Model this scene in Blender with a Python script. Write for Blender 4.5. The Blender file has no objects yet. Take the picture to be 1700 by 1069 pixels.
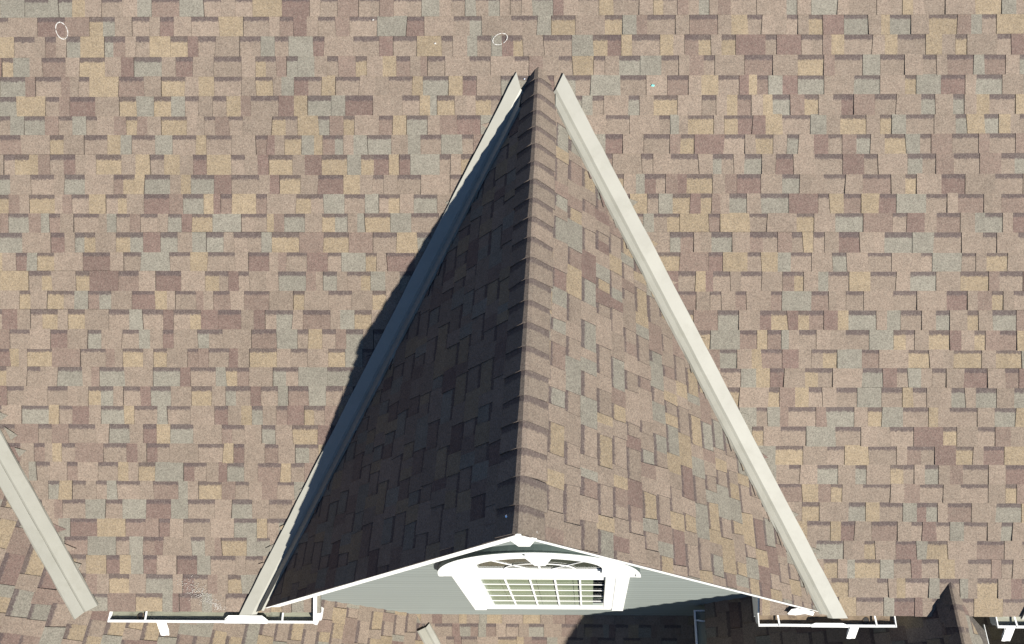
import bpy, math, random
from mathutils import Vector, Matrix

scene = bpy.context.scene
# ------------------------------------------------------------ camera
cam_d = bpy.data.cameras.new("camera")
cam = bpy.data.objects.new("camera", cam_d)
scene.collection.objects.link(cam)
cam.location = (0.35744, -4.07768, 4.57219)
cam.rotation_euler = (0.62532, 0.01256, 0.00715)
cam_d.sensor_width = 36.0
cam_d.lens = 1420.335 * 36.0 / 1700.0
cam_d.shift_x = -107.13 / 1700.0
cam_d.shift_y = -278.08 / 1700.0
cam_d.clip_start = 0.05
cam_d.clip_end = 500.0
scene.camera = cam
# ------------------------------------------------------------ world + sun
SUN = Vector((-0.540, 0.662, -0.522)).normalized()      # direction the light travels
world = bpy.data.worlds.new("World")
scene.world = world
world.use_nodes = True
wn = world.node_tree
sky = wn.nodes.new("ShaderNodeTexSky")
sky.sky_type = 'NISHITA'
sky.sun_disc = False
sky.sun_elevation = math.asin(-SUN.z)
sky.sun_rotation = math.atan2(-SUN.x, -SUN.y)
sky.altitude = 100
sky.air_density = 1.0
sky.dust_density = 0.1
sky.ozone_density = 7.0
wn.links.new(sky.outputs[0], wn.nodes["Background"].inputs[0])
wn.nodes["Background"].inputs[1].default_value = 0.054
sd = bpy.data.lights.new("sun", 'SUN')
sd.energy = 4.9
sd.angle = math.radians(0.53)
sd.color = (1.0, 0.955, 0.88)
sun = bpy.data.objects.new("sun", sd)
scene.collection.objects.link(sun)
sun.rotation_euler = SUN.to_track_quat('-Z', 'Y').to_euler()
sun.location = (6, -10, 8)
scene.view_settings.view_transform = 'Standard'
scene.view_settings.look = 'None'
scene.view_settings.exposure = 1.50
scene.view_settings.gamma = 1.0

GROUND = -7.6
# ------------------------------------------------------------ materials
def new_mat(name):
    m = bpy.data.materials.new(name)
    m.use_nodes = True
    nt = m.node_tree
    return m, nt, nt.nodes["Principled BSDF"]

def N(nt, t, **kw):
    n = nt.nodes.new(t)
    for k, v in kw.items():
        setattr(n, k, v)
    return n

def mathn(nt, op, a, b=None, clamp=False):
    n = nt.nodes.new("ShaderNodeMath"); n.operation = op; n.use_clamp = clamp
    for i, x in enumerate((a, b)):
        if x is None: continue
        if isinstance(x, (int, float)): n.inputs[i].default_value = x
        else: nt.links.new(x, n.inputs[i])
    return n.outputs[0]

def noise(nt, vec, scale, detail=2.0, rough=0.5):
    n = nt.nodes.new("ShaderNodeTexNoise")
    n.inputs["Scale"].default_value = scale
    n.inputs["Detail"].default_value = detail
    n.inputs["Roughness"].default_value = rough
    nt.links.new(vec, n.inputs["Vector"])
    return n.outputs["Fac"]

def maprange(nt, v, a, b, c, d):
    n = nt.nodes.new("ShaderNodeMapRange")
    nt.links.new(v, n.inputs[0])
    for i, x in enumerate((a, b, c, d)): n.inputs[i + 1].default_value = x
    return n.outputs[0]

def scale_col(nt, col, fac):
    n = nt.nodes.new("ShaderNodeVectorMath"); n.operation = 'SCALE'
    nt.links.new(col, n.inputs[0]); nt.links.new(fac, n.inputs["Scale"])
    return n.outputs[0]

def mixc(nt, fac, a, b):
    n = nt.nodes.new("ShaderNodeMix"); n.data_type = 'RGBA'
    if isinstance(fac, (int, float)): n.inputs[0].default_value = fac
    else: nt.links.new(fac, n.inputs[0])
    for s, x in ((6, a), (7, b)):
        if isinstance(x, tuple): n.inputs[s].default_value = (*x, 1)
        else: nt.links.new(x, n.inputs[s])
    return n.outputs[2]

# shingles: per-tab colour from the mesh, factory shadow band on the lower lamina, mineral granules
def make_shingle_mat():
    m, nt, b = new_mat("asphalt_shingle")
    at = N(nt, "ShaderNodeAttribute", attribute_name="Col")
    uv = N(nt, "ShaderNodeUVMap", uv_map="UVMap")
    sep = N(nt, "ShaderNodeSeparateXYZ"); nt.links.new(uv.outputs[0], sep.inputs[0])
    tc = N(nt, "ShaderNodeTexCoord")
    P = tc.outputs["Object"]
    # ragged band edge
    rag = noise(nt, P, 60.0, 3.0, 0.7)
    v = mathn(nt, 'ADD', sep.outputs[1], mathn(nt, 'MULTIPLY', mathn(nt, 'SUBTRACT', rag, 0.5), 0.30))
    band = mathn(nt, 'MULTIPLY', maprange(nt, v, 0.72, 0.80, 0.0, 1.0), at.outputs["Alpha"], True)
    col = mixc(nt, mathn(nt, 'MULTIPLY', band, 0.88), at.outputs["Color"], (0.043, 0.032, 0.031))
    # granules
    g1 = noise(nt, P, 125.0, 1.0, 0.6)
    g2 = noise(nt, P, 260.0, 1.0, 0.6)
    vor = N(nt, "ShaderNodeTexVoronoi"); vor.inputs["Scale"].default_value = 150.0
    nt.links.new(P, vor.inputs["Vector"])
    vs = N(nt, "ShaderNodeSeparateColor"); nt.links.new(vor.outputs["Color"], vs.inputs[0])
    g = mathn(nt, 'ADD', maprange(nt, g1, 0.25, 0.75, 0.81, 1.19), maprange(nt, g2, 0.25, 0.75, -0.18, 0.18))
    g = mathn(nt, 'ADD', g, maprange(nt, vs.outputs[0], 0.0, 1.0, -0.17, 0.17))
    big = maprange(nt, noise(nt, P, 0.9, 4.0, 0.65), 0.3, 0.7, 0.90, 1.10)
    med = maprange(nt, noise(nt, P, 16.0, 2.0, 0.6), 0.3, 0.7, 0.93, 1.07)
    g = mathn(nt, 'MULTIPLY', g, mathn(nt, 'MULTIPLY', big, med))
    out = scale_col(nt, col, g)
    # colour shift of single granules
    tint = mixc(nt, maprange(nt, vs.outputs[1], 0.55, 1.0, 0.0, 0.22), out, (0.175, 0.155, 0.125))
    tint = mixc(nt, maprange(nt, vs.outputs[2], 0.70, 1.0, 0.0, 0.36), tint, (0.05, 0.036, 0.031))
    nt.links.new(tint, b.inputs["Base Color"])
    b.inputs["Roughness"].default_value = 0.92
    b.inputs["Specular IOR Level"].default_value = 0.25
    bp = N(nt, "ShaderNodeBump"); bp.inputs["Strength"].default_value = 0.35; bp.inputs["Distance"].default_value = 0.002
    nt.links.new(g1, bp.inputs["Height"]); nt.links.new(bp.outputs[0], b.inputs["Normal"])
    return m

def simple(name, col, rough=0.5, spec=0.5, var=0.06, vscale=6.0, metallic=0.0, dirt=None, dscale=3.0, damt=0.5, dlo=0.5, dhi=0.75):
    m, nt, b = new_mat(name)
    tc = N(nt, "ShaderNodeTexCoord"); P = tc.outputs["Object"]
    rgb = N(nt, "ShaderNodeRGB"); rgb.outputs[0].default_value = (*col, 1)
    c = scale_col(nt, rgb.outputs[0], maprange(nt, noise(nt, P, vscale, 4.0, 0.6), 0.3, 0.7, 1 - var, 1 + var))
    if dirt:
        f = mathn(nt, 'MULTIPLY', maprange(nt, noise(nt, P, dscale, 6.0, 0.65), dlo, dhi, 0.0, 1.0), damt, True)
        c = mixc(nt, f, c, dirt)
    nt.links.new(c, b.inputs["Base Color"])
    b.inputs["Roughness"].default_value = rough
    b.inputs["Specular IOR Level"].default_value = spec
    b.inputs["Metallic"].default_value = metallic
    return m

M_SH = make_shingle_mat()
M_DECK = simple("roof_underlay", (0.05, 0.04, 0.038), 0.9)
M_VALLEY = simple("painted_valley_metal", (0.172, 0.168, 0.142), 0.58, 0.55, 0.05, 5.0, 0.0, (0.13, 0.125, 0.10), 7.0, 0.5)
M_WHITE = simple("white_paint", (0.50, 0.50, 0.48), 0.45, 0.4, 0.03, 4.0, 0.0, (0.30, 0.29, 0.26), 9.0, 0.25, 0.55, 0.8)
M_SIDE = simple("grey_green_siding", (0.155, 0.178, 0.160), 0.5, 0.35, 0.05, 2.5, 0.0, (0.13, 0.15, 0.13), 5.0, 0.4)
def siding_mat():
    m, nt, b = new_mat("grey_green_siding")
    tc = N(nt, "ShaderNodeTexCoord"); mp = N(nt, "ShaderNodeMapping"); mp.inputs["Scale"].default_value = (0.35, 1.0, 26.0)
    nt.links.new(tc.outputs["Object"], mp.inputs["Vector"])
    f = noise(nt, mp.outputs[0], 1.0, 3.0, 0.7)
    sp = N(nt, "ShaderNodeSeparateXYZ"); nt.links.new(tc.outputs["Object"], sp.inputs[0])
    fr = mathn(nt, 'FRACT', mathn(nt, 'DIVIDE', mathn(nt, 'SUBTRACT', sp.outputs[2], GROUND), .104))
    lap_shade = maprange(nt, fr, 0.0, 0.16, 0.66, 1.0)      # lap shadow painted as a darker line along each board's butt
    g = mathn(nt, 'MULTIPLY', maprange(nt, f, 0.3, 0.7, 0.90, 1.09), lap_shade)
    rgb = N(nt, "ShaderNodeRGB"); rgb.outputs[0].default_value = (0.129, 0.143, 0.133, 1)
    nt.links.new(scale_col(nt, rgb.outputs[0], g), b.inputs["Base Color"])
    b.inputs["Roughness"].default_value = 0.5; b.inputs["Specular IOR Level"].default_value = 0.35
    return m
M_CAPM = simple("header_cap_metal", (0.045, 0.06, 0.054), 0.4, 0.5, 0.12, 9.0)
M_GUTIN = simple("gutter_inside", (0.135, 0.135, 0.10), 0.55, 0.4, 0.15, 5.0, 0.0, (0.03, 0.027, 0.02), 6.0, 0.9, 0.56, 0.66)
M_GUTBR = simple("gutter_sludge", (0.11, 0.08, 0.05), 0.75, 0.3, 0.25, 9.0, 0.0, (0.03, 0.018, 0.012), 8.0, 0.9, 0.48, 0.62)
M_HOLE = simple("outlet_dark", (0.012, 0.011, 0.01), 0.8)
M_ROOM = simple("room_dark", (0.10, 0.11, 0.10), 0.9)
M_BLIND = simple("cream_blind", (0.21, 0.208, 0.145), 0.6, 0.3, 0.05)
M_CHALK = simple("chalk", (0.29, 0.28, 0.26), 0.9)
M_NAIL = simple("bright_nail", (0.75, 0.78, 0.8), 0.25, 0.8, 0.02, 5, 0.6)
M_TURQ = simple("turquoise_plastic", (0.10, 0.33, 0.30), 0.4)
M_FANREFL = simple("fanlight_reflection", (0.045, 0.041, 0.03), 0.8, 0.3, 0.25, 9.0)

def glass_mat():
    m, nt, b = new_mat("window_glass")
    out = nt.nodes["Material Output"]
    tr = N(nt, "ShaderNodeBsdfTransparent"); tr.inputs[0].default_value = (0.80, 0.86, 0.82, 1)
    gl = N(nt, "ShaderNodeBsdfGlossy"); gl.inputs["Roughness"].default_value = 0.03
    fr = N(nt, "ShaderNodeFresnel"); fr.inputs[0].default_value = 1.45
    mx = N(nt, "ShaderNodeMixShader")
    nt.links.new(mathn(nt, 'MULTIPLY', fr.outputs[0], 0.30), mx.inputs[0]); nt.links.new(tr.outputs[0], mx.inputs[1]); nt.links.new(gl.outputs[0], mx.inputs[2])
    nt.links.new(mx.outputs[0], out.inputs[0])
    return m
M_GLASS = glass_mat()

def grass_mat():
    m, nt, b = new_mat("lawn")
    tc = N(nt, "ShaderNodeTexCoord"); P = tc.outputs["Object"]
    f = noise(nt, P, 3.0, 8.0, 0.7)
    nt.links.new(mixc(nt, f, (0.03, 0.05, 0.015), (0.09, 0.12, 0.04)), b.inputs["Base Color"])
    b.inputs["Roughness"].default_value = 1.0
    return m

M_SIDE = siding_mat()
# ------------------------------------------------------------ object helpers
def link(o, parent=None):
    scene.collection.objects.link(o)
    if parent is not None: o.parent = parent
    return o

class MB:
    """collects faces for ONE mesh"""
    def __init__(s): s.v = []; s.f = []; s.mi = []
    def face(s, pts, mi=0):
        i = len(s.v); s.v.extend([tuple(p) for p in pts]); s.f.append(tuple(range(i, i + len(pts)))); s.mi.append(mi)
    def box(s, a, b, mi=0):
        x0, y0, z0 = (min(a[i], b[i]) for i in range(3)); x1, y1, z1 = (max(a[i], b[i]) for i in range(3))
        i = len(s.v)
        s.v.extend([(x0, y0, z0), (x1, y0, z0), (x1, y1, z0), (x0, y1, z0), (x0, y0, z1), (x1, y0, z1), (x1, y1, z1), (x0, y1, z1)])
        for q in ((0, 3, 2, 1), (4, 5, 6, 7), (0, 1, 5, 4), (1, 2, 6, 5), (2, 3, 7, 6), (3, 0, 4, 7)):
            s.f.append(tuple(i + k for k in q)); s.mi.append(mi)
    def prism(s, loop_a, loop_b, mi=0, caps=True):
        n = len(loop_a); i = len(s.v)
        s.v.extend([tuple(p) for p in loop_a]); s.v.extend([tuple(p) for p in loop_b])
        for k in range(n):
            j = (k + 1) % n
            s.f.append((i + k, i + j, i + n + j, i + n + k)); s.mi.append(mi)
        if caps:
            s.f.append(tuple(i + k for k in reversed(range(n)))); s.mi.append(mi)
            s.f.append(tuple(i + n + k for k in range(n))); s.mi.append(mi)
    def bar(s, a, b, w, h, side, mi=0):
        """rectangular bar from a to b; w along `side`, h along the third axis"""
        a = Vector(a); b = Vector(b); d = (b - a).normalized(); sd_ = Vector(side).normalized()
        up = d.cross(sd_).normalized()
        la = [a + sd_ * (w / 2 * i) + up * (h / 2 * j) for i, j in ((-1, -1), (1, -1), (1, 1), (-1, 1))]
        lb = [p + (b - a) for p in la]
        s.prism(la, lb, mi)
    def build(s, name, mats, parent=None, label=None, bevel=0.0):
        me = bpy.data.meshes.new(name); me.from_pydata(s.v, [], s.f); 
        if not isinstance(mats, (list, tuple)): mats = [mats]
        for m in mats: me.materials.append(m)
        me.polygons.foreach_set("material_index", s.mi)
        me.update()
        o = link(bpy.data.objects.new(name, me), parent)
        if label: o["label"] = label
        import bmesh
        bm = bmesh.new(); bm.from_mesh(me)
        bmesh.ops.remove_doubles(bm, verts=bm.verts, dist=0.00005)
        bmesh.ops.recalc_face_normals(bm, faces=bm.faces); bm.to_mesh(me); bm.free()
        if bevel:
            bv = o.modifiers.new("bevel", 'BEVEL'); bv.width = bevel; bv.segments = 2; bv.limit_method = 'ANGLE'
        return o

def clip(poly, convex):
    """poly: list of (u,v,...) clipped to a CCW convex polygon"""
    out = poly
    n = len(convex)
    for i in range(n):
        ax, ay = convex[i]; bx, by = convex[(i + 1) % n]
        inp = out; out = []
        if not inp: return []
        def sd_(p): return (bx - ax) * (p[1] - ay) - (by - ay) * (p[0] - ax)
        for k in range(len(inp)):
            p, q = inp[k], inp[(k + 1) % len(inp)]
            sp, sq = sd_(p), sd_(q)
            if sp >= 0: out.append(p)
            if (sp >= 0) != (sq >= 0):
                t = sp / (sp - sq); out.append((p[0] + (q[0] - p[0]) * t, p[1] + (q[1] - p[1]) * t))
    return out

def ccw(poly):
    a = sum(poly[i][0] * poly[(i + 1) % len(poly)][1] - poly[(i + 1) % len(poly)][0] * poly[i][1] for i in range(len(poly)))
    return poly if a > 0 else poly[::-1]

BLEND = (0.1136, 0.0892, 0.0688); BLEND2 = (0.1240, 0.0965, 0.0745)
GOLD = (0.1370, 0.1065, 0.0700); GREY = (0.1090, 0.1005, 0.0810); RED = (0.0832, 0.0568, 0.0472); REDL = (0.0976, 0.0712, 0.0568)
def pick(rng, prev):
    while True:
        c = rng.choices((BLEND, BLEND2, GOLD, GREY, RED, REDL), (28, 21, 16, 18, 8, 9))[0]
        if c is not prev or rng.random() < .25: break
    return c

def shingle_slope(name, O, U, V, exposure, regions, parent, seed, label=None, valleys=()):
    """laminated shingles laid in courses on the plane O + u U + v V, real steps between courses and tabs"""
    rng = random.Random(seed)
    O = Vector(O); U = Vector(U).normalized(); V = Vector(V).normalized(); Nn = U.cross(V).normalized()
    if Nn.z < 0: Nn = -Nn
    verts = []; faces = []; cols = []; uvs = []
    def P(u, v, h): return O + U * u + V * v + Nn * h
    regs = []
    for r in regions:
        uvp = []
        for (x, y) in r:
            # plan point (x,y) to (u,v)
            A = Matrix(((U.x, V.x), (U.y, V.y))); d = Vector((x - O.x, y - O.y)); s = A.inverted() @ d
            uvp.append((s.x, s.y))
        regs.append(ccw(uvp))
    umin = min(p[0] for r in regs for p in r); umax = max(p[0] for r in regs for p in r)
    vmin = min(p[1] for r in regs for p in r); vmax = max(p[1] for r in regs for p in r)
    def inside_box(poly, r):
        return not (max(p[0] for p in poly) < min(p[0] for p in r) or min(p[0] for p in poly) > max(p[0] for p in r) or
                    max(p[1] for p in poly) < min(p[1] for p in r) or min(p[1] for p in poly) > max(p[1] for p in r))
    k0 = math.floor(vmin / exposure) - 1; k1 = math.ceil(vmax / exposure) + 1
    for k in range(k0, k1):
        cr = random.Random(seed * 1000 + k)
        v0 = k * exposure + cr.uniform(-.004, .004); v1 = (k + 1) * exposure + .004
        u = umin - cr.uniform(0.2, 1.2)
        tooth = cr.random() < .5
        prev = None
        nxt_joint = u + cr.uniform(.3, 1.0)
        skew = 0.0
        wav = cr.uniform(0, 6.28)
        while u < umax:
            w = cr.choice((.08, .10, .125, .15, .17, .185, .20)) if not tooth else cr.choice((.075, .10, .125, .15, .175, .21))
            nsk = cr.choice((0, 0, cr.uniform(-.006, .006)))
            c = pick(cr, prev); prev = c
            segs = [(u, u + w, c)]
            if tooth and w > .12 and cr.random() < .45 or (not tooth and w > .14 and cr.random() < .2):
                mid = u + w * cr.uniform(.4, .6); c2 = pick(cr, c)
                segs = [(u, mid, c), (mid, u + w, c2)]; prev = c2
            jit = 1 + cr.uniform(-.07, .07)
            h0 = .0095 if tooth else .0055   # butt height
            h1 = .0052 if tooth else .0010
            lift = cr.choice((0, 0, 0, .0015, .003, .005)) if tooth else 0
            for si, (a, b, cc) in enumerate(segs):
                gap = 0.0
                if b > nxt_joint and tooth and si == len(segs) - 1:
                    gap = .0030; nxt_joint = b + cr.uniform(.75, 1.05)
                bl = skew if si == 0 else 0; br = nsk if si == len(segs) - 1 else 0
                dv = .0028 * math.sin(a * 1.7 + wav)
                poly = [(a + bl, v0 + dv), (b + br - gap, v0 + dv), (b - br - gap, v1), (a - bl, v1)]
                for reg in regs:
                    if not inside_box(poly, reg): continue
                    q = clip(poly, reg)
                    if len(q) < 3: continue
                    base = len(verts); n = len(q)
                    def hh(p):
                        t = min(1, max(0, (p[1] - v0) / (v1 - v0)))
                        return h0 + lift * (1 - t) + (h1 - h0) * t
                    for p in q: verts.append(P(p[0], p[1], hh(p)))
                    for p in q: verts.append(P(p[0], p[1], -.003))
                    faces.append([base + i for i in range(n)])
                    cj = tuple(x * jit for x in cc)
                    cols.append([(*cj, 0.0 if tooth else 1.0)] * n)
                    uvs.append([(p[0], (p[1] - v0) / exposure) for p in q])
                    for i in range(n):
                        j = (i + 1) % n
                        faces.append([base + i, base + n + i, base + n + j, base + j])
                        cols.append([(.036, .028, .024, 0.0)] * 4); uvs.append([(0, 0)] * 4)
            skew = nsk; u += w; tooth = not tooth
    # trimmed shingle corners ("dog ears") along the valleys; each valley: (plan A, plan B, side of +u, half width)
    vr = random.Random(seed + 77)
    Mi = Matrix(((U.x, V.x), (U.y, V.y))).inverted()
    for (pa, pb, sg, hw_) in valleys:
        a_ = Mi @ Vector((pa[0] - O.x, pa[1] - O.y)); b_ = Mi @ Vector((pb[0] - O.x, pb[1] - O.y))
        dirl = (b_ - a_).normalized(); du = hw_ / abs(dirl.y)
        lo, hi = min(a_.y, b_.y), max(a_.y, b_.y)
        for k in range(math.ceil(lo / exposure), math.floor(hi / exposure)):
            if vr.random() < .42: continue
            ue = lambda v: a_.x + (v - a_.y) * dirl.x / dirl.y + sg * du
            f0, f1, f2 = vr.uniform(.1, .3), vr.uniform(.35, .6), vr.uniform(.65, .9)
            tri = [(ue((k + f0) * exposure) - sg * .03, (k + f0) * exposure), (ue((k + f1) * exposure) + sg * vr.uniform(.025, .06), (k + f1) * exposure), (ue((k + f2) * exposure) - sg * .03, (k + f2) * exposure)]
            tri = ccw(tri); base = len(verts); c = pick(vr, None)
            for p in tri: verts.append(P(p[0], p[1], .0135 - .003 * (p[1] / exposure - k)))
            for p in tri: verts.append(P(p[0], p[1], .0005))
            faces.append([base, base + 1, base + 2]); cols.append([(*c, 0)] * 3); uvs.append([(0, 0)] * 3)
            for i in range(3):
                j = (i + 1) % 3
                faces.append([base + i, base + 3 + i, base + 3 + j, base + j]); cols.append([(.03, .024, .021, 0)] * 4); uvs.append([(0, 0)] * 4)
    for reg in regs:
        # underlay
        base = len(verts)
        for p in reg: verts.append(P(p[0], p[1], -.004))
        faces.append(list(range(base, base + len(reg)))); cols.append([(.04, .035, .03, 0)] * len(reg)); uvs.append([(0, 0)] * len(reg))
    me = bpy.data.meshes.new(name); me.from_pydata([tuple(p) for p in verts], [], faces)
    me.materials.append(M_SH)
    ca = me.color_attributes.new("Col", 'FLOAT_COLOR', 'CORNER')
    flat = []; 
    for fc in cols:
        for c in fc: flat.extend(c)
    ca.data.foreach_set("color", flat)
    uvl = me.uv_layers.new(name="UVMap"); fl = []
    for fu in uvs:
        for c in fu: fl.extend(c)
    uvl.data.foreach_set("uv", fl)
    me.update()
    o = link(bpy.data.objects.new(name, me), parent)
    if label: o["label"] = label
    return o

# ------------------------------------------------------------ dimensions (metres)
TA = 0.80116            # main roof rise / run
TB = 1.20298            # front gable rise / run
L = 3.1229              # ridge of the front gable, length
W = L * TA / TB         # half width of the front gable at the eave
YW = -2.813             # face of the front wall
YE = -3.132             # eave line of the main roof
AL = math.atan(TA); BE = math.atan(TB)
P1T = 1.20; P1C = -6.592      # left cross gable, right slope: z = P1C - P1T x
RX, RZ, RT = 2.992, -2.347, 1.17            # right cross gable ridge
P3G = .8; P3C = -4.95 + P3G * 2.813         # low front roof: z = P3C + P3G y
GROUND = -7.6

house = bpy.data.objects.new("house", None); link(house); house.location = (0, 0, 0)
house["label"] = "house with brown and tan shingled roofs, white trimmed front gable and grey green siding"
house["category"] = "house"

# ground
g = MB(); g.face([(-150, -150, GROUND), (150, -150, GROUND), (150, 150, GROUND), (-150, 150, GROUND)])
go = g.build("ground", grass_mat()); go["kind"] = "structure"; go["label"] = "green lawn around the house"; go["category"] = "ground"

# ------------------------------------------------------------ main roof
vm = Vector((0, math.cos(AL), math.sin(AL)))
XL, XR, YT = -6.0, 6.6, 2.2
main = shingle_slope("main_roof", (0, YE, YE * TA), (1, 0, 0), vm, .1410,
    [[(XL, YE), (-1.625, YE), (-1.625, YT), (XL, YT)],
     [(-1.625, -2.43), (0, -.05), (0, YT), (-1.625, YT)],
     [(0, -.05), (1.605, -2.40), (1.605, YT), (0, YT)],
     [(1.605, YE), (RX - .137, YE), (RX, -2.93), (RX, YT), (1.605, YT)],
     [(RX, -2.93), (RX + .137, YE), (XR, YE), (XR, YT), (RX, YT)]], house, 11,
     "broad sunlit main roof slope of tan, gold, grey and maroon shingles behind the gable",
     valleys=[((.15, -.225), (W, -L), 1, .133), ((-.15, -.225), (-W, -L), -1, .119), ((-4.7, -.94), (-3.45, -3.07), 1, .133)])
main["label"] = "broad sunlit main roof slope of tan, gold, grey and maroon shingles behind the gable"

# back slope so the roof has a ridge
bk = MB(); zr = YT * TA
bk.face([(XL, YT, zr - .005), (XR, YT, zr - .005), (XR, YT + 3.5, zr - 3.5 * TA), (XL, YT + 3.5, zr - 3.5 * TA)])
bk.build("rear_roof", M_DECK, house)

# ------------------------------------------------------------ front gable roof (two slopes)
def gable_slopes(x0, ridge_z, tb, side, y_front, y_back_fn, s_len, seed, label, off=.1905, E=.143, regions=None, name="gable_roof", valleys=()):
    be = math.atan(tb)
    V = Vector((-side * math.cos(be), 0, math.sin(be)))
    U = Vector((0, 1, 0))
    n = math.ceil((s_len - off) / E); s = off + n * E
    O = Vector((x0 + side * s * math.cos(be), 0, ridge_z - s * math.sin(be)))
    return shingle_slope(name, O, U, V, E, regions, house, seed, label, valleys)

yf = -L + .006
SL = W / math.cos(BE)
gable_slopes(0, 0, TB, 1, 0, None, SL, 21, "sunlit right slope of the front gable", regions=[[(.018, yf), (W - .004, yf), (.018, -.027)]], valleys=[((.3, -.45), (W, -L), -1, .077)])
gable_slopes(0, 0, TB, -1, 0, None, SL, 22, "shaded left slope of the front gable", off=.16, regions=[[(-.018, yf), (-W + .004, yf), (-.018, -.027)]], valleys=[((-.3, -.45), (-W, -L), -1, .077)])

# ------------------------------------------------------------ ridge caps: bent shingles lapping along the ridge
def ridge_caps(x0, zr, tb, ys, half, name, label, seed, R_=.026):
    rng = random.Random(seed)
    be = math.atan(tb)
    verts = []; faces = []; cols = []; uvs = []
    def prof(s, h):
        # arc-length s across the ridge (+ right), h = lift; rounded crest
        a = abs(s); sg = 1 if s >= 0 else -1
        flat0 = R_ * be
        if a < flat0:
            th = a / R_
            x = (R_ + h) * math.sin(th); z = (R_ + h) * math.cos(th)
        else:
            d = a - flat0
            x = (R_ + h) * math.sin(be) + d * math.cos(be); z = (R_ + h) * math.cos(be) - d * math.sin(be)
        # sit the flat wings just above the slopes
        z0 = R_ * math.cos(be) + R_ * math.sin(be) * tb
        return x0 + sg * x, zr + z - z0 + .012
    for i in range(len(ys) - 1):
        yb, yt = ys[i + 1], ys[i]           # yb: front butt end, yt: end tucked under the next cap up
        jit = rng.uniform(.93, 1.07); hw = half + rng.uniform(-.008, .008); base_c = rng.choice((BLEND, BLEND, BLEND2, (.106, .085, .066)))
        sk = rng.uniform(-.008, .008)
        S = [-hw + 2 * hw * j / 18 for j in range(19)]
        hb, ht = .0125 + rng.uniform(-.002, .003), .006
        base = len(verts)
        rows = ((yb, hb), (yt + .004, ht))
        for (yy, h) in rows:
            for s in S:
                x, z = prof(s, h); verts.append((x, yy + sk * s / hw - .05 * (abs(s) / hw) ** 1.6 * 0.0, z))
        for s in S:
            x, z = prof(s, hb - .009); verts.append((x, yb + sk * s / hw, z))
        m = len(S)
        for j in range(m - 1):
            faces.append([base + j, base + j + 1, base + m + j + 1, base + m + j])
            c = tuple(q * jit for q in base_c)
            cols.append([(*c, .85)] * 4)
            uvs.append([(0, 0.0), (0, 0.0), (0, 1.04), (0, 1.04)])
            faces.append([base + 2 * m + j, base + 2 * m + j + 1, base + j + 1, base + j])
            cols.append([(.046, .036, .031, 0)] * 4); uvs.append([(0, 0)] * 4)
        for side, e in ((0, -1), (m - 1, 1)):
            # side skirts
            a = base + side; b = base + m + side
            va = Vector(verts[a]) + Vector((e * .003, 0, -.022)); vb = Vector(verts[b]) + Vector((e * .002, 0, -.014))
            k = len(verts); verts.extend([tuple(va), tuple(vb)])
            faces.append([a, b, k + 1, k]); cols.append([(.085, .066, .055, 0)] * 4); uvs.append([(0, 0)] * 4)
    me = bpy.data.meshes.new(name); me.from_pydata(verts, [], faces); me.materials.append(M_SH)
    ca = me.color_attributes.new("Col", 'FLOAT_COLOR', 'CORNER'); ca.data.foreach_set("color", [x for f in cols for c in f for x in c])
    uvl = me.uv_layers.new(name="UVMap"); uvl.data.foreach_set("uv", [x for f in uvs for c in f for x in c])
    for p in me.polygons: p.use_smooth = False
    me.update()
    o = link(bpy.data.objects.new(name, me), house)
    o["label"] = label
    return o
cap0 = .40235
ys = [.018, -.115] + [-(cap0 - .143)] + [-(cap0 + i * .143) for i in range(20)]
ys = [y for y in ys if y > -L + .03] + [-L + .008]
rc = ridge_caps(0, 0, TB, ys, .18, "ridge_cap", "bent cap shingles along the ridge of the front gable", 5)

# ------------------------------------------------------------ valley flashing
def flashing(A, B, n1, n2, name, starts, ends, label, wa=.134, wb=.078, seed=1):
    """W valley from A down to B. n1/n2: normals of the two slopes; starts/ends: offsets along the axis of the five profile lines"""
    rng = random.Random(seed)
    A = Vector(A); B = Vector(B); ax = (B - A).normalized(); n1 = Vector(n1).normalized(); n2 = Vector(n2).normalized()
    w1 = n1.cross(ax); w2 = n2.cross(ax)
    mid = (n1 + n2).normalized()
    # wing directions point away from each other: along slope 1 away from slope 2
    if w1.dot(n2) < 0: w1 = -w1
    if w2.dot(n1) < 0: w2 = -w2
    h = .026
    prof = [w1 * wa + n1 * (h - .016), w1 * wa + n1 * h, w1 * .038 + n1 * h, w1 * .006 + n1 * .0120, w2 * .008 + n2 * h, w2 * wb + n2 * h, w2 * wb + n2 * (h - .018)]
    par = [0, 0, 1, 2, 3, 4, 4]
    Lg = (B - A).length; n = max(2, int(Lg / .12))
    mb = MB(); rows = []
    for i in range(n + 1):
        t = i / n; row = []
        for j, pr in enumerate(prof):
            s = starts[par[j]] + (Lg + ends[par[j]] - starts[par[j]]) * t
            p = A + ax * s + pr
            if par[j] in (0, 4):
                p += (w1 if par[j] == 0 else w2) * rng.uniform(-.0022, .0022)
            if par[j] in (1, 3): p += (w1 if par[j] == 1 else w2) * rng.uniform(-.001, .001)
            p += mid * (.0004 * math.sin(i * 1.7))
            row.append(tuple(p))
        rows.append(row)
    for i in range(n):
        for j in range(len(prof) - 1):
            mb.face([rows[i][j], rows[i][j + 1], rows[i + 1][j + 1], rows[i + 1][j]])
    # lap joint: a second sheet end 1.5 mm proud
    o = mb.build(name, M_VALLEY, house, label)
    return o

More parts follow.
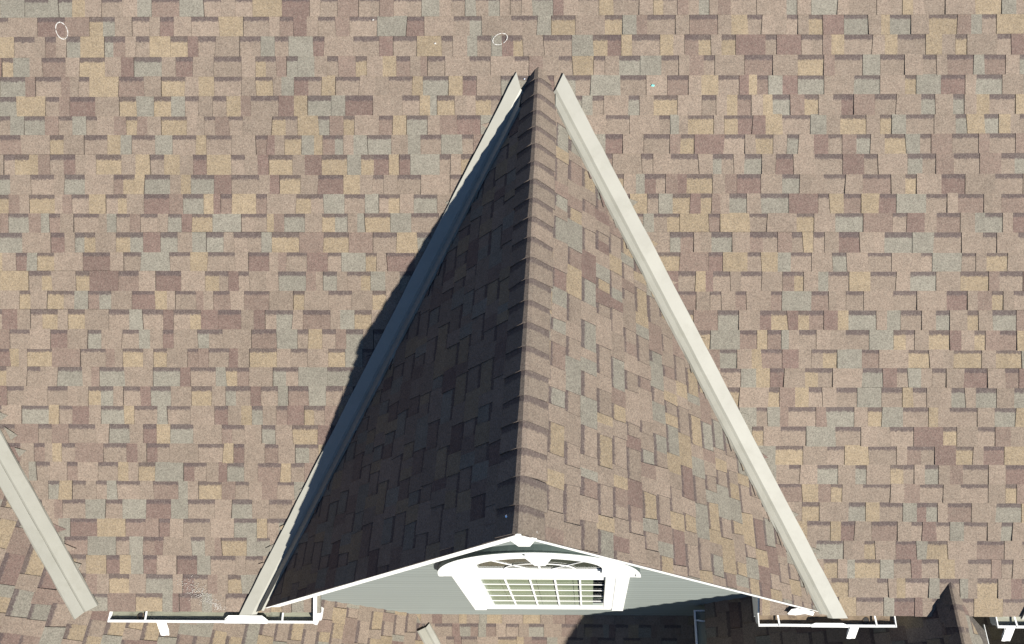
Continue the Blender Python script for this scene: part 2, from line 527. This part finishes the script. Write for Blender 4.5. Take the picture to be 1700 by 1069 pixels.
nm = Vector((0, -TA, 1)).normalized(); nr = Vector((TB, 0, 1)).normalized(); nl = Vector((-TB, 0, 1)).normalized()
EV = Vector((W, -L, -L * TA)); ax = EV.normalized()
def end_off(side):
    # distance past the corner at which each profile line meets the eave line y = YE-.004
    axv = Vector((side * W, -L, -L * TA)).normalized(); B = Vector((side * W, -L, -L * TA))
    n2 = nr if side > 0 else nl
    w1 = nm.cross(axv); w1 = w1 if w1.dot(n2) > 0 else -w1
    w2 = n2.cross(axv); w2 = w2 if w2.dot(nm) > 0 else -w2
    res = []
    for off in (w1 * .134, w1 * .042, Vector((0, 0, 0)), w2 * .008, w2 * .078):
        p = B + off; res.append((p.y - (YE - .006)) / -axv.y)
    return res
eo = end_off(1)
eo = [eo[0], eo[1], eo[2] + .01, eo[3], min(eo[4], 0.02)]
flashing((0, 0, 0), EV, nm, nr, "valley_flashing", [.128, .20, .215, .23, .30], eo, "sunlit pale metal valley on the right side of the front gable", seed=3)
flashing((0, 0, 0), (-W, -L, -L * TA), nm, nl, "valley_flashing", [.11, .20, .215, .23, .32], eo, "half shaded metal valley on the left side of the front gable", wa=.120, seed=4)

# left cross gable valley
A1 = Vector((-5.2, 0, 0)); 
def v1(x):  # point on the intersection of main roof and left cross gable slope
    z = P1C - P1T * x; return Vector((x, z / TA, z))
n_p1 = Vector((P1T, 0, 1)).normalized()
flashing(v1(-4.9), v1(-3.397), nm, n_p1, "valley_flashing", [0] * 5, [0, .0, .0, 0, 0], "pale metal valley at the left edge beside the left cross gable", seed=6)

# ------------------------------------------------------------ left cross gable
be1 = math.atan(P1T)
xr1 = -6.0
V1 = Vector((-math.cos(be1), 0, math.sin(be1)))
xe = -.62
sl1 = shingle_slope("cross_gable_roof", (xe, 0, P1C - P1T * xe), (0, 1, 0), V1, .143,
    [[(xe, -8), (xr1, -8), (xr1, v1(xr1).y), (xe, YW)]], house, 31, "right slope of the left cross gable, running down under the main gutter")
slb = MB(); zt = P1C - P1T * xr1
slb.face([(xr1, -8, zt), (xr1, 2.2, zt), (xr1 - 4, 2.2, zt - 4 * P1T), (xr1 - 4, -8, zt - 4 * P1T)])
slb.build("cross_gable_roof", M_DECK, house, "far left slope of the left cross gable")

# ------------------------------------------------------------ right cross gable
ber = math.atan(RT)
XE2 = 1.412
shingle_slope("cross_gable_roof", (XE2, 0, RZ - RT * (RX - XE2)), (0, 1, 0), Vector((math.cos(ber), 0, math.sin(ber))), .143,
    [[(XE2, -8.6), (RX - .02, -8.6), (RX - .02, -2.95), (RX - .08, YW - .02), (XE2, YW - .0)]], house, 41, "shaded left slope of the right cross gable")
XE4 = 3.31
shingle_slope("cross_gable_roof", (XE4, 0, RZ - RT * (XE4 - RX)), (0, 1, 0), Vector((-math.cos(ber), 0, math.sin(ber))), .143,
    [[(XE4, -8.6), (RX + .02, -8.6), (RX + .02, -2.95), (RX + .10, -3.08), (XE4, -3.2)]], house, 42, "sunlit right slope of the right cross gable")
yr = [-2.935 - .143 * i for i in range(0, 39)]
ridge_caps(RX, RZ - .010, RT, yr, .115, "ridge_cap", "cap shingles on the right cross gable ridge", 6, .020)

X6, Z6 = 4.95, -2.62  # added gable, placed so its shadow darkens the gap below the right gutter
shingle_slope("cross_gable_roof", (3.56, 0, Z6 - RT * (X6 - 3.56)), (0, 1, 0), Vector((math.cos(ber), 0, math.sin(ber))), .143,
    [[(3.56, -8.6), (X6, -8.6), (X6, YW), (3.56, YW)]], house, 43, "left slope of a cross gable added to shade the gap at the right")
shingle_slope("cross_gable_roof", (6.5, 0, Z6 - RT * (6.5 - X6)), (0, 1, 0), Vector((-math.cos(ber), 0, math.sin(ber))), .143,
    [[(6.5, -8.6), (X6, -8.6), (X6, YW), (6.5, YW)]], house, 44, "right slope of a cross gable added to shade the gap at the right")
# low front roof between the cross gables
vp1x = lambda y: (P1C - (P3C + P3G * y)) / P1T
a3 = math.atan(P3G)
shingle_slope("porch_roof", (0, -4.3, P3C - 4.3 * P3G), (1, 0, 0), Vector((0, math.cos(a3), math.sin(a3))), .129,
    [[(vp1x(YW), YW), (vp1x(-4.3), -4.3), (1.7, -4.3), (1.7, YW)]], house, 51, "low roof below the front gable wall")
n_p3 = Vector((0, -P3G, 1)).normalized()
def v3(y): return Vector((vp1x(y), y, P3C + P3G * y))
flashing(v3(-2.925), v3(-4.3), n_p3, n_p1, "valley_flashing", [-.02, 0, 0, 0, -.03], [0] * 5, "short metal valley end below the front gable wall", wa=.085, wb=.085, seed=9)

# ------------------------------------------------------------ walls with lap siding
WX = -.022
def win_half(z):
    """half width of the window opening in the wall at height z"""
    if z < -4.36 or z > -1.80: return 0
    if z < -2.62: return .60
    return .66 * math.sqrt(max(0, 1 - ((z + 2.62) / .82) ** 2))
wl = MB(); bh = .104
z = GROUND
while z < -.10:
    z1 = z + bh
    spans = []
    if z1 < -2.62: top = 7.5; spans = [(-7.5, 7.5)]
    else:
        h = (-z1 - .03) / TB
        if h > .02: spans = [(-h, h)]
    wh = max(win_half(z), win_half(z1)) if z > -4.45 else 0
    for a, b in spans:
        ps = [(a, b)] if wh <= 0 else [(a, WX - wh), (WX + wh, b)]
        for p, q in ps:
            if q - p < .01: continue
            if z1 >= -2.62:
                # follow the rake
                hz0 = (-z - .03) / TB
                l0 = -hz0 if p == a else p; r0 = hz0 if q == b else q
            else: l0, r0 = p, q
            wl.face([(l0, YW - .011, z), (r0, YW - .011, z), (q, YW, z1), (p, YW, z1)])
            wl.face([(l0, YW, z), (r0, YW, z), (r0, YW - .011, z), (l0, YW - .011, z)])
    z = z1
wl.build("wall", M_SIDE, house, "grey green lap siding wall under the front gable")
# side and front walls of the cross gables, simple siding
def lap_wall(pts_x, axis, c, z_top, sgn, label):
    mb = MB(); z = GROUND
    while z < z_top - .01:
        z1 = min(z + bh, z_top)
        a, b = pts_x
        if axis == 'x':
            mb.face([(c + sgn * .011, a, z), (c + sgn * .011, b, z), (c, b, z1), (c, a, z1)])
            mb.face([(c, a, z), (c, b, z), (c + sgn * .011, b, z), (c + sgn * .011, a, z)])
        else:
            mb.face([(a, c - .011, z), (b, c - .011, z), (b, c, z1), (a, c, z1)])
        z = z1
    mb.build("wall", M_SIDE, house, label)
lap_wall((-8.3, YW - .03), 'x', 1.66, -4.2, -1, "side wall under the right cross gable eave")
lap_wall((-8.3, YW - .03), 'x', 3.12, -2.75, 1, "far side wall of the right cross gable")
lap_wall((1.66, 3.12), 'y', -8.3, -4.1, -1, "front wall of the right cross gable")
lap_wall((-7.5, -.9), 'y', -7.7, -6.0, -1, "front wall of the left cross gable")
lap_wall((-7.69, -4.3), 'x', -.9, -5.7, 1, "side wall under the left cross gable eave")

# ------------------------------------------------------------ rake boards, soffit, eave fascia
def rake(side, x_end, label):
    mb = MB()
    s = side
    def pt(x, y, dz): return (s * x, y, -TB * x + dz)
    # fascia board
    y0, y1 = -L + .018, -L + .044
    x_a, x_b = 0.0, x_end
    t, b = -.012, (-.150 if side < 0 else -.125)
    la = [pt(x_a, y0, t), pt(x_a, y1, t), pt(x_a, y1, b), pt(x_a, y0, b)]
    lb = [pt(x_b, y0, t), pt(x_b, y1, t), pt(x_b, y1, b), pt(x_b, y0, b)]
    mb.prism(la, lb)
    # drip edge
    y0, y1 = -L + .010, -L + .0172
    la = [pt(x_a, y0, -.003), pt(x_a, y1, -.003), pt(x_a, y1, -.05), pt(x_a, y0, -.05)]
    lb = [pt(x_b + .02, y0, -.003), pt(x_b + .02, y1, -.003), pt(x_b + .02, y1, -.05), pt(x_b + .02, y0, -.05)]
    mb.prism(la, lb)
    # soffit back to the wall
    mb.face([pt(x_a, -L + .044, -.11), pt(x_b - .15, -L + .044, -.11), pt(x_b - .15, YW, -.11), pt(x_a, YW, -.11)])
    return mb.build("rake_board", M_WHITE, house, label)
rake(-1, W - .02, "white board along the left edge of the front gable")
rake(1, W - .02, "white board along the right edge of the front gable")
ks = MB()
def keystone(mb, cx, z0, z1, wt, wb_, y0, y1):
    la = [(cx - wb_, y0, z0), (cx + wb_, y0, z0), (cx + wt, y0, z1), (cx - wt, y0, z1)]
    mb.prism(la, [(x, y1, zz) for x, _, zz in la])
keystone(ks, .015, -.27, -.075, .078, .032, -L + .002, -L + .04)
ks.build("keystone", M_WHITE, house, "white keystone block under the peak of the front gable", .004)

for a, b in ((-3.36, -1.73), (1.625, 2.86), (3.32, 6.6)):
    fa = MB(); fa.box((a, YE + .045, -2.74), (b, YE + .065, -2.535)); fo = fa.build("fascia", M_WHITE, house)
    so = MB(); so.box((a, YE + .065, -2.74), (b, YW - .012, -2.725)); so.build("soffit", M_WHITE, house)
    de = MB(); de.box((a, YE + .003, YE * TA - .030), (b - .01, YE + .008, YE * TA - .006)); de.build("drip_edge", M_WHITE, house)
# crumpled flashing where the right rake board lands on the eave return
cf = MB()
P0 = [(1.80, -3.132, -2.468), (1.86, -3.138, -2.478), (1.93, -3.130, -2.466), (1.99, -3.138, -2.492)]
P1_ = [(1.83, -3.104, -2.442), (1.87, -3.100, -2.430), (1.94, -3.108, -2.440), (2.00, -3.118, -2.470)]
for i in range(3): cf.face([P0[i], P0[i + 1], P1_[i + 1], P1_[i]])
cf.build("kick_out_flashing", M_WHITE, house, "bent white flashing where the right gable edge meets the gutter")
# trim strip beside the left eave return
ts = MB(); ts.prism([(-1.668, -3.21, -2.50), (-1.652, -3.21, -2.50), (-1.652, -3.21, -2.56), (-1.668, -3.21, -2.56)],
                    [(-1.668, YW - .012, -2.235), (-1.652, YW - .012, -2.235), (-1.652, YW - .012, -2.295), (-1.668, YW - .012, -2.295)])
ts.build("trim_board", M_WHITE, house, "white end board of the left eave return")
ts = MB(); ts.prism([(1.595, -3.12, -2.52), (1.607, -3.12, -2.52), (1.607, -3.12, -2.70), (1.595, -3.12, -2.70)],
                    [(1.595, YW - .012, -2.28), (1.607, YW - .012, -2.28), (1.607, YW - .012, -2.70), (1.595, YW - .012, -2.70)])
ts.build("trim_board", M_WHITE, house, "white end board of the right eave return")
# white edge on the eave of the right cross gable's sunlit slope
ed = MB(); ed.box((XE4 + .001, -8.6, RZ - RT * (XE4 - RX) - .03), (XE4 + .006, -3.16, RZ - RT * (XE4 - RX) - .004)); ed.build("drip_edge", M_WHITE, house)

# ------------------------------------------------------------ gutters
def gutter(along, a, b, back, top, outward, label, hangers, outlets=(), guards=(), spouts=(), mat_in=M_GUTIN, wdt=.115, gd=.045):
    """K-style gutter. along 'x' or 'y'; back: coordinate of its back; outward: sign of the direction away from the wall"""
    def P(t, d, z): return (t, back + outward * d, top + z) if along == 'x' else (back + outward * d, t, top + z)
    outer = [(0, .015), (0, -.105), (.068, -.105), (.085, -.085), (.090, -.040), (wdt, -.012), (wdt, 0.0)]
    inner = [(wdt - .016, 0.0), (wdt - .016, -.008), (wdt - .003, -.010), (.087, -.040), (.082, -.083), (.066, -.102), (.003, -.102), (.003, .015)]
    mb = MB()
    loop = outer + inner
    rng = random.Random(int(abs(a) * 100))
    n = 6; prev = None
    for i in range(n + 1):
        t = a + (b - a) * i / n
        sag = 0 if i in (0, n) else rng.uniform(-.002, .002)
        row = [P(t, d + (sag if d > .05 else 0), z_ + sag * .5) for d, z_ in loop]
        if prev: mb.prism(prev, row, 0, False)
        prev = row
    for t0, t1 in ((a - .004, a + .004), (b - .004, b + .004)):
        cap = [(0, .015), (0, -.105), (.068, -.105), (.085, -.085), (.090, -.040), (wdt, -.012), (wdt, 0.002)]
        mb.prism([P(t0, d, z_) for d, z_ in cap], [P(t1, d, z_) for d, z_ in cap], 0, True)
    o = mb.build("gutter", M_WHITE, house, label)
    # sediment and stained lining
    se = MB(); m_ = 24; rr = []
    for i in range(m_ + 1):
        t = a + .006 + (b - a - .012) * i / m_
        rr.append([P(t, .0045, .010), P(t, .0045, -.004), P(t, .03, -.014 + rng.uniform(-.003, .003)), P(t, .058, -.024 + rng.uniform(0, .003)), P(t, .080, -.027 + rng.uniform(-.002, .004)), P(t, .0885, -.030)])
    for i in range(m_):
        for j in range(5): se.face([rr[i][j], rr[i][j + 1], rr[i + 1][j + 1], rr[i + 1][j]])
    se.build("sediment", mat_in, o)
    for t in hangers:
        hb = MB(); 
        la = [P(t - .006, .0, .010), P(t + .006, .0, .010), P(t + .006, .0, .004), P(t - .006, .0, .004)]
        lb = [P(t - .006 + .010, wdt - .002, .004), P(t + .006 + .010, wdt - .002, .004), P(t + .006 + .010, wdt - .002, -.002), P(t - .006 + .010, wdt - .002, -.002)]
        hb.prism(la, lb); hb.build("hanger", M_WHITE, o)
    for t in outlets:
        ob = MB(); seg = 20
        for r0, r1, z0, z1, mi in ((0, .020, -.020, -.020, 0), (.020, .027, -.022, -.018, 1)):
            for i in range(seg):
                a0 = 2 * math.pi * i / seg; a1 = 2 * math.pi * (i + 1) / seg
                q = [P(t + r1 * math.cos(a0), .068 + r1 * math.sin(a0), z0), P(t + r1 * math.cos(a1), .068 + r1 * math.sin(a1), z0), P(t + r0 * math.cos(a1), .068 + r0 * math.sin(a1), z1), P(t + r0 * math.cos(a0), .068 + r0 * math.sin(a0), z1)]
                if r0 == 0: q = q[:3]
                ob.face(q, mi)
        ob.build("outlet", [M_HOLE, M_GUTBR], o)
    for t0, t1 in guards:
        gb = MB(); h = .008
        gb.prism([P(t0, wdt - gd * .6, h * .3), P(t0 + .03, wdt - gd, h + gd * .45), P(t1 - .04, wdt - gd, h + gd * .45), P(t1, wdt - gd * .45, h * .3), P(t1, wdt + .004, .001), P(t0, wdt + .004, .001)],
                 [P(t0, wdt - gd * .6 + .002, h * .3 - .004), P(t0 + .03, wdt - gd + .002, h + gd * .45 - .005), P(t1 - .04, wdt - gd + .002, h + gd * .45 - .005), P(t1, wdt - gd * .45 + .002, h * .3 - .004), P(t1, wdt + .002, -.004), P(t0, wdt + .002, -.004)])
        gb.build("splash_guard", M_WHITE, o)
    for (t, dx, dy) in spouts:
        sp = MB(); w2 = .032
        # ribbed rectangular elbow kicking forward
        def ring(tt, d, z_, tilt):
            out = []
            for i, (ax_, ay_) in enumerate(((-1, -1), (-.33, -1.12), (.33, -.95), (1, -1), (1, 1), (-1, 1))):
                out.append(P(tt + ax_ * w2, d + (-ay_) * .022 * (1 - tilt * .3), z_ + ay_ * .020 * tilt))
            return out
        path = [(t, .05, -.10, 0), (t + dx * .25, .055, -.15, .4), (t + dx * .7, .05 + dy * .6, -.21, .8), (t + dx, .05 + dy, -.27, .8)]
        rr = [ring(*p) for p in path]
        for i in range(len(rr) - 1): sp.prism(rr[i], rr[i + 1], 0, i == len(rr) - 2)
        sp.build("downspout", M_WHITE, o)
    return o
GB = YE + .044
gutter('x', -3.205, -1.652, GB, -2.540, -1, "white gutter under the main eave left of the front gable", (-2.94, -1.92), (-2.985,), ((-2.34, -2.02),), ((-2.90, .02, .10),))
gutter('x', 1.600, 2.600, GB, -2.548, -1, "white gutter with brown sludge under the main eave right of the front gable", (1.74, 2.45), (2.395,), ((1.98, 2.25),), ((2.36, -.03, .09),), M_GUTBR, .115, .022)
gutter('x', 3.34, 6.4, GB, -2.548, -1, "white gutter at the bottom right corner", (3.47, 4.3, 5.2), (3.60,), (), ((3.52, -.03, .10),))
gutter('y', -8.4, YW - .06, XE2 + .012, RZ - RT * (RX - XE2) - .03, -1, "white gutter under the shaded eave of the right cross gable", (-2.96, -3.6, -4.4, -5.2), (), (), ())

# ------------------------------------------------------------ arched window
win = bpy.data.objects.new("window", None); link(win, house); win.location = (0, 0, 0)
win["label"] = "arched white window with gridded panes, fanlight and blinds in the front gable wall"
def wbox(mb, x0, x1, z0, z1, y0, y1): mb.box((x0, y0, z0), (x1, y1, z1))
Z0, Z1 = -4.42, -2.66         # casing bottom / spring
GZ0, GZ1 = -4.372, -2.975         # sash glass
FZ = -2.60                     # base of fanlight
GX0, GX1 = WX - .505, WX + .505
cs = MB()
wbox(cs, WX - .692, WX - .585, Z0, Z1, YW - .040, YW + .02)
wbox(cs, WX + .585, WX + .692, Z0, Z1, YW - .040, YW + .02)
wbox(cs, WX - .585, WX + .585, Z0, GZ0, YW - .030, YW + .02)
cs.build("casing", M_WHITE, win, bevel=.004)
fr = MB()
wbox(fr, WX - .585, GX0, Z0 + .10, FZ, YW - .036, YW + .05)
wbox(fr, GX1, WX + .585, Z0 + .10, FZ, YW - .036, YW + .05)

wbox(fr, GX0, GX1, GZ1, FZ - .03, YW - .017, YW + .001)
wbox(fr, GX0, GX1, FZ - .03, FZ, YW - .008, YW + .001)
fr.build("frame", M_WHITE, win, bevel=.003)
# arched header: ring between two half ellipses with a stepped face
hd = MB(); seg = 40
def ell(hw, hh, zb, t): return (WX + hw * math.cos(t), zb + hh * math.sin(t))
def ring_seg(mb, o_, i_, y0, y1, mi=0):
    for k in range(seg):
        t0, t1 = math.pi * k / seg, math.pi * (k + 1) / seg
        a, b = ell(*o_, t0), ell(*o_, t1); c, d = ell(*i_, t1), ell(*i_, t0)
        f = [(a[0], y0, a[1]), (b[0], y0, b[1]), (c[0], y0, c[1]), (d[0], y0, d[1])]
        g_ = [(x, y1, z_) for x, _, z_ in f]
        mb.face(f, mi); mb.face(g_[::-1], mi)
        mb.face([f[1], f[0], g_[0], g_[1]], 1); mb.face([f[3], f[2], g_[2], g_[3]], mi)
ring_seg(hd, (.765, .885, -2.60), (.475, .385, -2.335), YW - .052, YW + .05)
ring_seg(hd, (.770, .890, -2.60), (.735, .855, -2.60), YW - .060, YW - .0525)
for sg in (-1, 1):
    hd.box((WX + sg * .765, YW - .052, -2.64), (WX + sg * .490, YW + .02, -2.5995))
    for k in range(12):   # spandrel between the sloping ring and the upright sides
        pass
    hd.prism([(WX + sg * .474, YW - .050, -2.60), (WX + sg * .56, YW - .050, -2.60), (WX + sg * .56, YW - .050, -2.33), (WX + sg * .474, YW - .050, -2.33)],
             [(WX + sg * .474, YW + .03, -2.60), (WX + sg * .56, YW + .03, -2.60), (WX + sg * .56, YW + .03, -2.33), (WX + sg * .474, YW + .03, -2.33)])
hd.build("arched_header", [M_WHITE, M_CAPM], win, "white arched header with a dark green metal cap on top")
kb = MB(); keystone(kb, WX + .03, -2.03, -1.76, .095, .04, YW - .085, YW - .050); kb.build("keystone", M_WHITE, win, bevel=.003)
mu = MB()
for i in range(1, 5):
    x = GX0 + (GX1 - GX0) * i / 5; wbox(mu, x - .0075, x + .0075, GZ0, GZ1, YW - .011, YW - .003)
for i in range(1, 5):
    zz = GZ0 + (GZ1 - GZ0) * i / 5; wbox(mu, GX0, GX1, zz - .006, zz + .006, YW - .010, YW - .004)
mu.build("muntin", M_WHITE, win, "white grid bars of the lower sash")
fm = MB()
wbox(fm, WX - .009, WX + .009, FZ, FZ + .62, YW - .0102, YW - .0075)
for sg in (-1, 1):
    fm.bar((WX + sg * .09, YW - .0035, FZ), (WX + sg * .37, YW - .0035, FZ + .33), .004, .014, (0, 1, 0))
pv = None
for k in range(17):
    t = math.pi * k / 16; p = Vector((WX + .27 * math.cos(t), YW - .0065, FZ + .21 * math.sin(t)))
    if pv is not None: fm.bar(pv, p, .004, .014, (0, 1, 0))
    pv = p
fm.build("muntin", M_WHITE, win, "white sunburst bars of the fanlight")
gl = MB(); gl.face([(GX0, YW, GZ0), (GX1, YW, GZ0), (GX1, YW, GZ1), (GX0, YW, GZ1)]); gl.build("glass", M_GLASS, win)
gl = MB(); gl.face([(WX + .515 * math.cos(math.pi * k / 30), YW, FZ - .01 + .67 * math.sin(math.pi * k / 30)) for k in range(31)]); gl.build("glass", M_GLASS, win)
bl = MB(); zz = GZ0 + .01
rng = random.Random(8)
while zz < GZ1 - .01:
    # open slats, the blind stops short of the right side
    tl = .018 + rng.uniform(-.014, .008)
    if rng.random() < .10: zz += .040; continue
    bl.prism([(GX0 + .005, YW + .004, zz), (GX0 + .005, YW + .028, zz + tl), (GX0 + .005, YW + .028, zz + tl - .002), (GX0 + .005, YW + .004, zz - .002)],
             [(GX1 - .095, YW + .004, zz), (GX1 - .095, YW + .028, zz + tl), (GX1 - .095, YW + .028, zz + tl - .002), (GX1 - .095, YW + .004, zz - .002)])
    zz += .040
for x in (GX0 + .15, GX0 + .45, GX0 + .75):
    bl.box((x, YW + .0015, GZ0), (x + .004, YW + .003, GZ1))
bl.build("blind", M_BLIND, win)
cu = MB()
cu.box((WX - .51, YW + .003, FZ - .02), (WX + .51, YW + .008, FZ + .65)); cu.build("reflection_sheet", M_FANREFL, win)  # dark brown sheet behind the fanlight, its colour stands in for reflections
rm = MB()   # room behind the glass
x0, x1, y0, y1, z0_, z1_ = WX - .8, WX + .8, YW + .06, YW + .9, -4.4, -1.7
rm.face([(x0, y1, z0_), (x1, y1, z0_), (x1, y1, z1_), (x0, y1, z1_)])
rm.face([(x0, y0, z0_), (x0, y1, z0_), (x0, y1, z1_), (x0, y0, z1_)]); rm.face([(x1, y0, z0_), (x1, y1, z0_), (x1, y1, z1_), (x1, y0, z1_)])
rm.face([(x0, y0, z0_), (x1, y0, z0_), (x1, y1, z0_), (x0, y1, z0_)]); rm.face([(x0, y0, z1_), (x1, y0, z1_), (x1, y1, z1_), (x0, y1, z1_)])
rm.build("room", M_ROOM, win)

# ------------------------------------------------------------ neighbouring gable off to the right (its corner shows in the frame)
X5 = 3.66 + W
mb2 = shingle_slope("gable_roof", (X5 - (.16 + 22 * .143) * math.cos(BE), 0, -(.16 + 22 * .143) * math.sin(BE)), (0, 1, 0), Vector((math.cos(BE), 0, math.sin(BE))), .143,
    [[(X5, yf), (X5 - W, yf), (X5, 0.0)]], house, 61, "left slope of the neighbouring gable beyond the right edge")
mb3 = shingle_slope("gable_roof", (X5 + (.16 + 22 * .143) * math.cos(BE), 0, -(.16 + 22 * .143) * math.sin(BE)), (0, 1, 0), Vector((-math.cos(BE), 0, math.sin(BE))), .143,
    [[(X5, yf), (X5 + W, yf), (X5, 0.0)]], house, 62, "right slope of the neighbouring gable beyond the right edge")
flashing((X5, 0, 0), (X5 - W, -L, -L * TA), nm, nl, "valley_flashing", [.1, .2, .2, .2, .3], eo, "metal valley at the right edge beside the neighbouring gable", seed=14)
gw = MB(); gw.face([(X5 - W + .3, YW, -2.7), (X5 + W - .3, YW, -2.7), (X5, YW, -.15)]); gw.build("wall", M_SIDE, house, "gable wall beyond the right edge")
rb = MB()
for sg in (-1, 1):
    def q(x, y, dz): return (X5 + sg * x, y, -TB * x + dz)
    rb.prism([q(0, -L + .004, -.012), q(0, -L + .03, -.012), q(0, -L + .03, -.165), q(0, -L + .004, -.165)],
             [q(W - .02, -L + .004, -.012), q(W - .02, -L + .03, -.012), q(W - .02, -L + .03, -.165), q(W - .02, -L + .004, -.165)])
rb.build("rake_board", M_WHITE, house, "white boards of the neighbouring gable")

# ------------------------------------------------------------ small marks and bits
def on_main(x, y, h=.012): return Vector((x, y, y * TA)) + nm * h
def chalk(cx, cy, rx_, ry_, rot, seed, label):
    rng = random.Random(seed); mb = MB(); n = 46
    def pt(t, r):
        a = rx_ * r * math.cos(t); b = ry_ * r * math.sin(t)
        return on_main(cx + a * math.cos(rot) - b * math.sin(rot), cy + (a * math.sin(rot) + b * math.cos(rot)) * math.cos(AL))
    for k in range(n):
        if rng.random() < .16: continue
        t0, t1 = 2 * math.pi * k / n, 2 * math.pi * (k + 1) / n
        w_ = rng.uniform(.03, .075)
        a, b, c, d = pt(t0, 1 - w_), pt(t1, 1 - w_), pt(t1, 1 + w_), pt(t0, 1 + w_)
        e = nm * .0012
        mb.prism([a, b, c, d], [a + e, b + e, c + e, d + e])
    return mb.build("chalk_mark", M_CHALK, main, label)
chalk(-3.412, .205, .040, .062, .35, 3, "white chalk oval near the top left corner")
chalk(-.272, .150, .055, .036, .45, 4, "white chalk oval above the front gable peak")
sm = MB(); rng = random.Random(9)
for k in range(420):
    t = rng.random(); c = Vector((-2.62 + .26 * t, -2.96 - .16 * t))
    w_ = .05 * (1 - t) + .012
    x = c.x + rng.gauss(0, w_) ; y = c.y + rng.gauss(0, w_ * .5) ; r = rng.uniform(.0012, .0034)
    if y < YE + .012: continue
    p = on_main(x, y, .0105); a = rng.uniform(0, 6.28)
    ring_ = [p + Vector((math.cos(a + q * 1.57), math.sin(a + q * 1.57) * math.cos(AL), math.sin(a + q * 1.57) * math.sin(AL))) * r for q in range(4)]
    sm.prism(ring_, [q + nm * .0012 for q in ring_])
smo = sm.build("chalk_smear", simple("chalk_dust", (0.26, 0.245, 0.22), 0.9), main, "pale powdery smear above the left gutter"); smo["kind"] = "stuff"
def dot(parent, p, r, mat, name):
    mb = MB(); n = 8
    top = Vector(p) + Vector((0, 0, r * .6))
    ringp = [Vector(p) + Vector((r * math.cos(2 * math.pi * i / n), r * math.sin(2 * math.pi * i / n), 0)) for i in range(n)]
    for i in range(n): mb.face([ringp[i], ringp[(i + 1) % n], top])
    return mb.build(name, mat, parent)
def on_cap(x, y): return (x, y, -TB * abs(x) + .026 + (.0 if abs(x) > .05 else -.03))
dot(rc, on_cap(-.065, -3.02), .0085, M_NAIL, "nail_head")
dot(rc, on_cap(-.045, -3.095), .006, M_NAIL, "nail_head")
dot(rc, on_cap(.045, -.68), .005, M_NAIL, "nail_head")
dot(main, on_main(-.10, -.07), .007, M_NAIL, "nail_head")
dot(main, on_main(-.735, .128), .009, M_CHALK, "chalk_mark")
dot(main, on_main(-1.176, .259), .008, M_CHALK, "chalk_mark")
tq = MB(); c = on_main(.811, -.109, .013)
tq.prism([c + Vector((-.012, -.004, -.003)), c + Vector((.010, -.007, -.005)), c + Vector((.016, .003, .003)), c + Vector((-.004, .006, .005))],
         [c + nm * .003 + Vector((-.012, -.004, -.003)), c + nm * .003 + Vector((.010, -.007, -.005)), c + nm * .005 + Vector((.016, .003, .003)), c + nm * .003 + Vector((-.004, .006, .005))])
to = tq.build("plastic_scrap", M_TURQ); to["label"] = "tiny pale turquoise scrap lying on the main roof right of the gable peak"; to["category"] = "scrap"
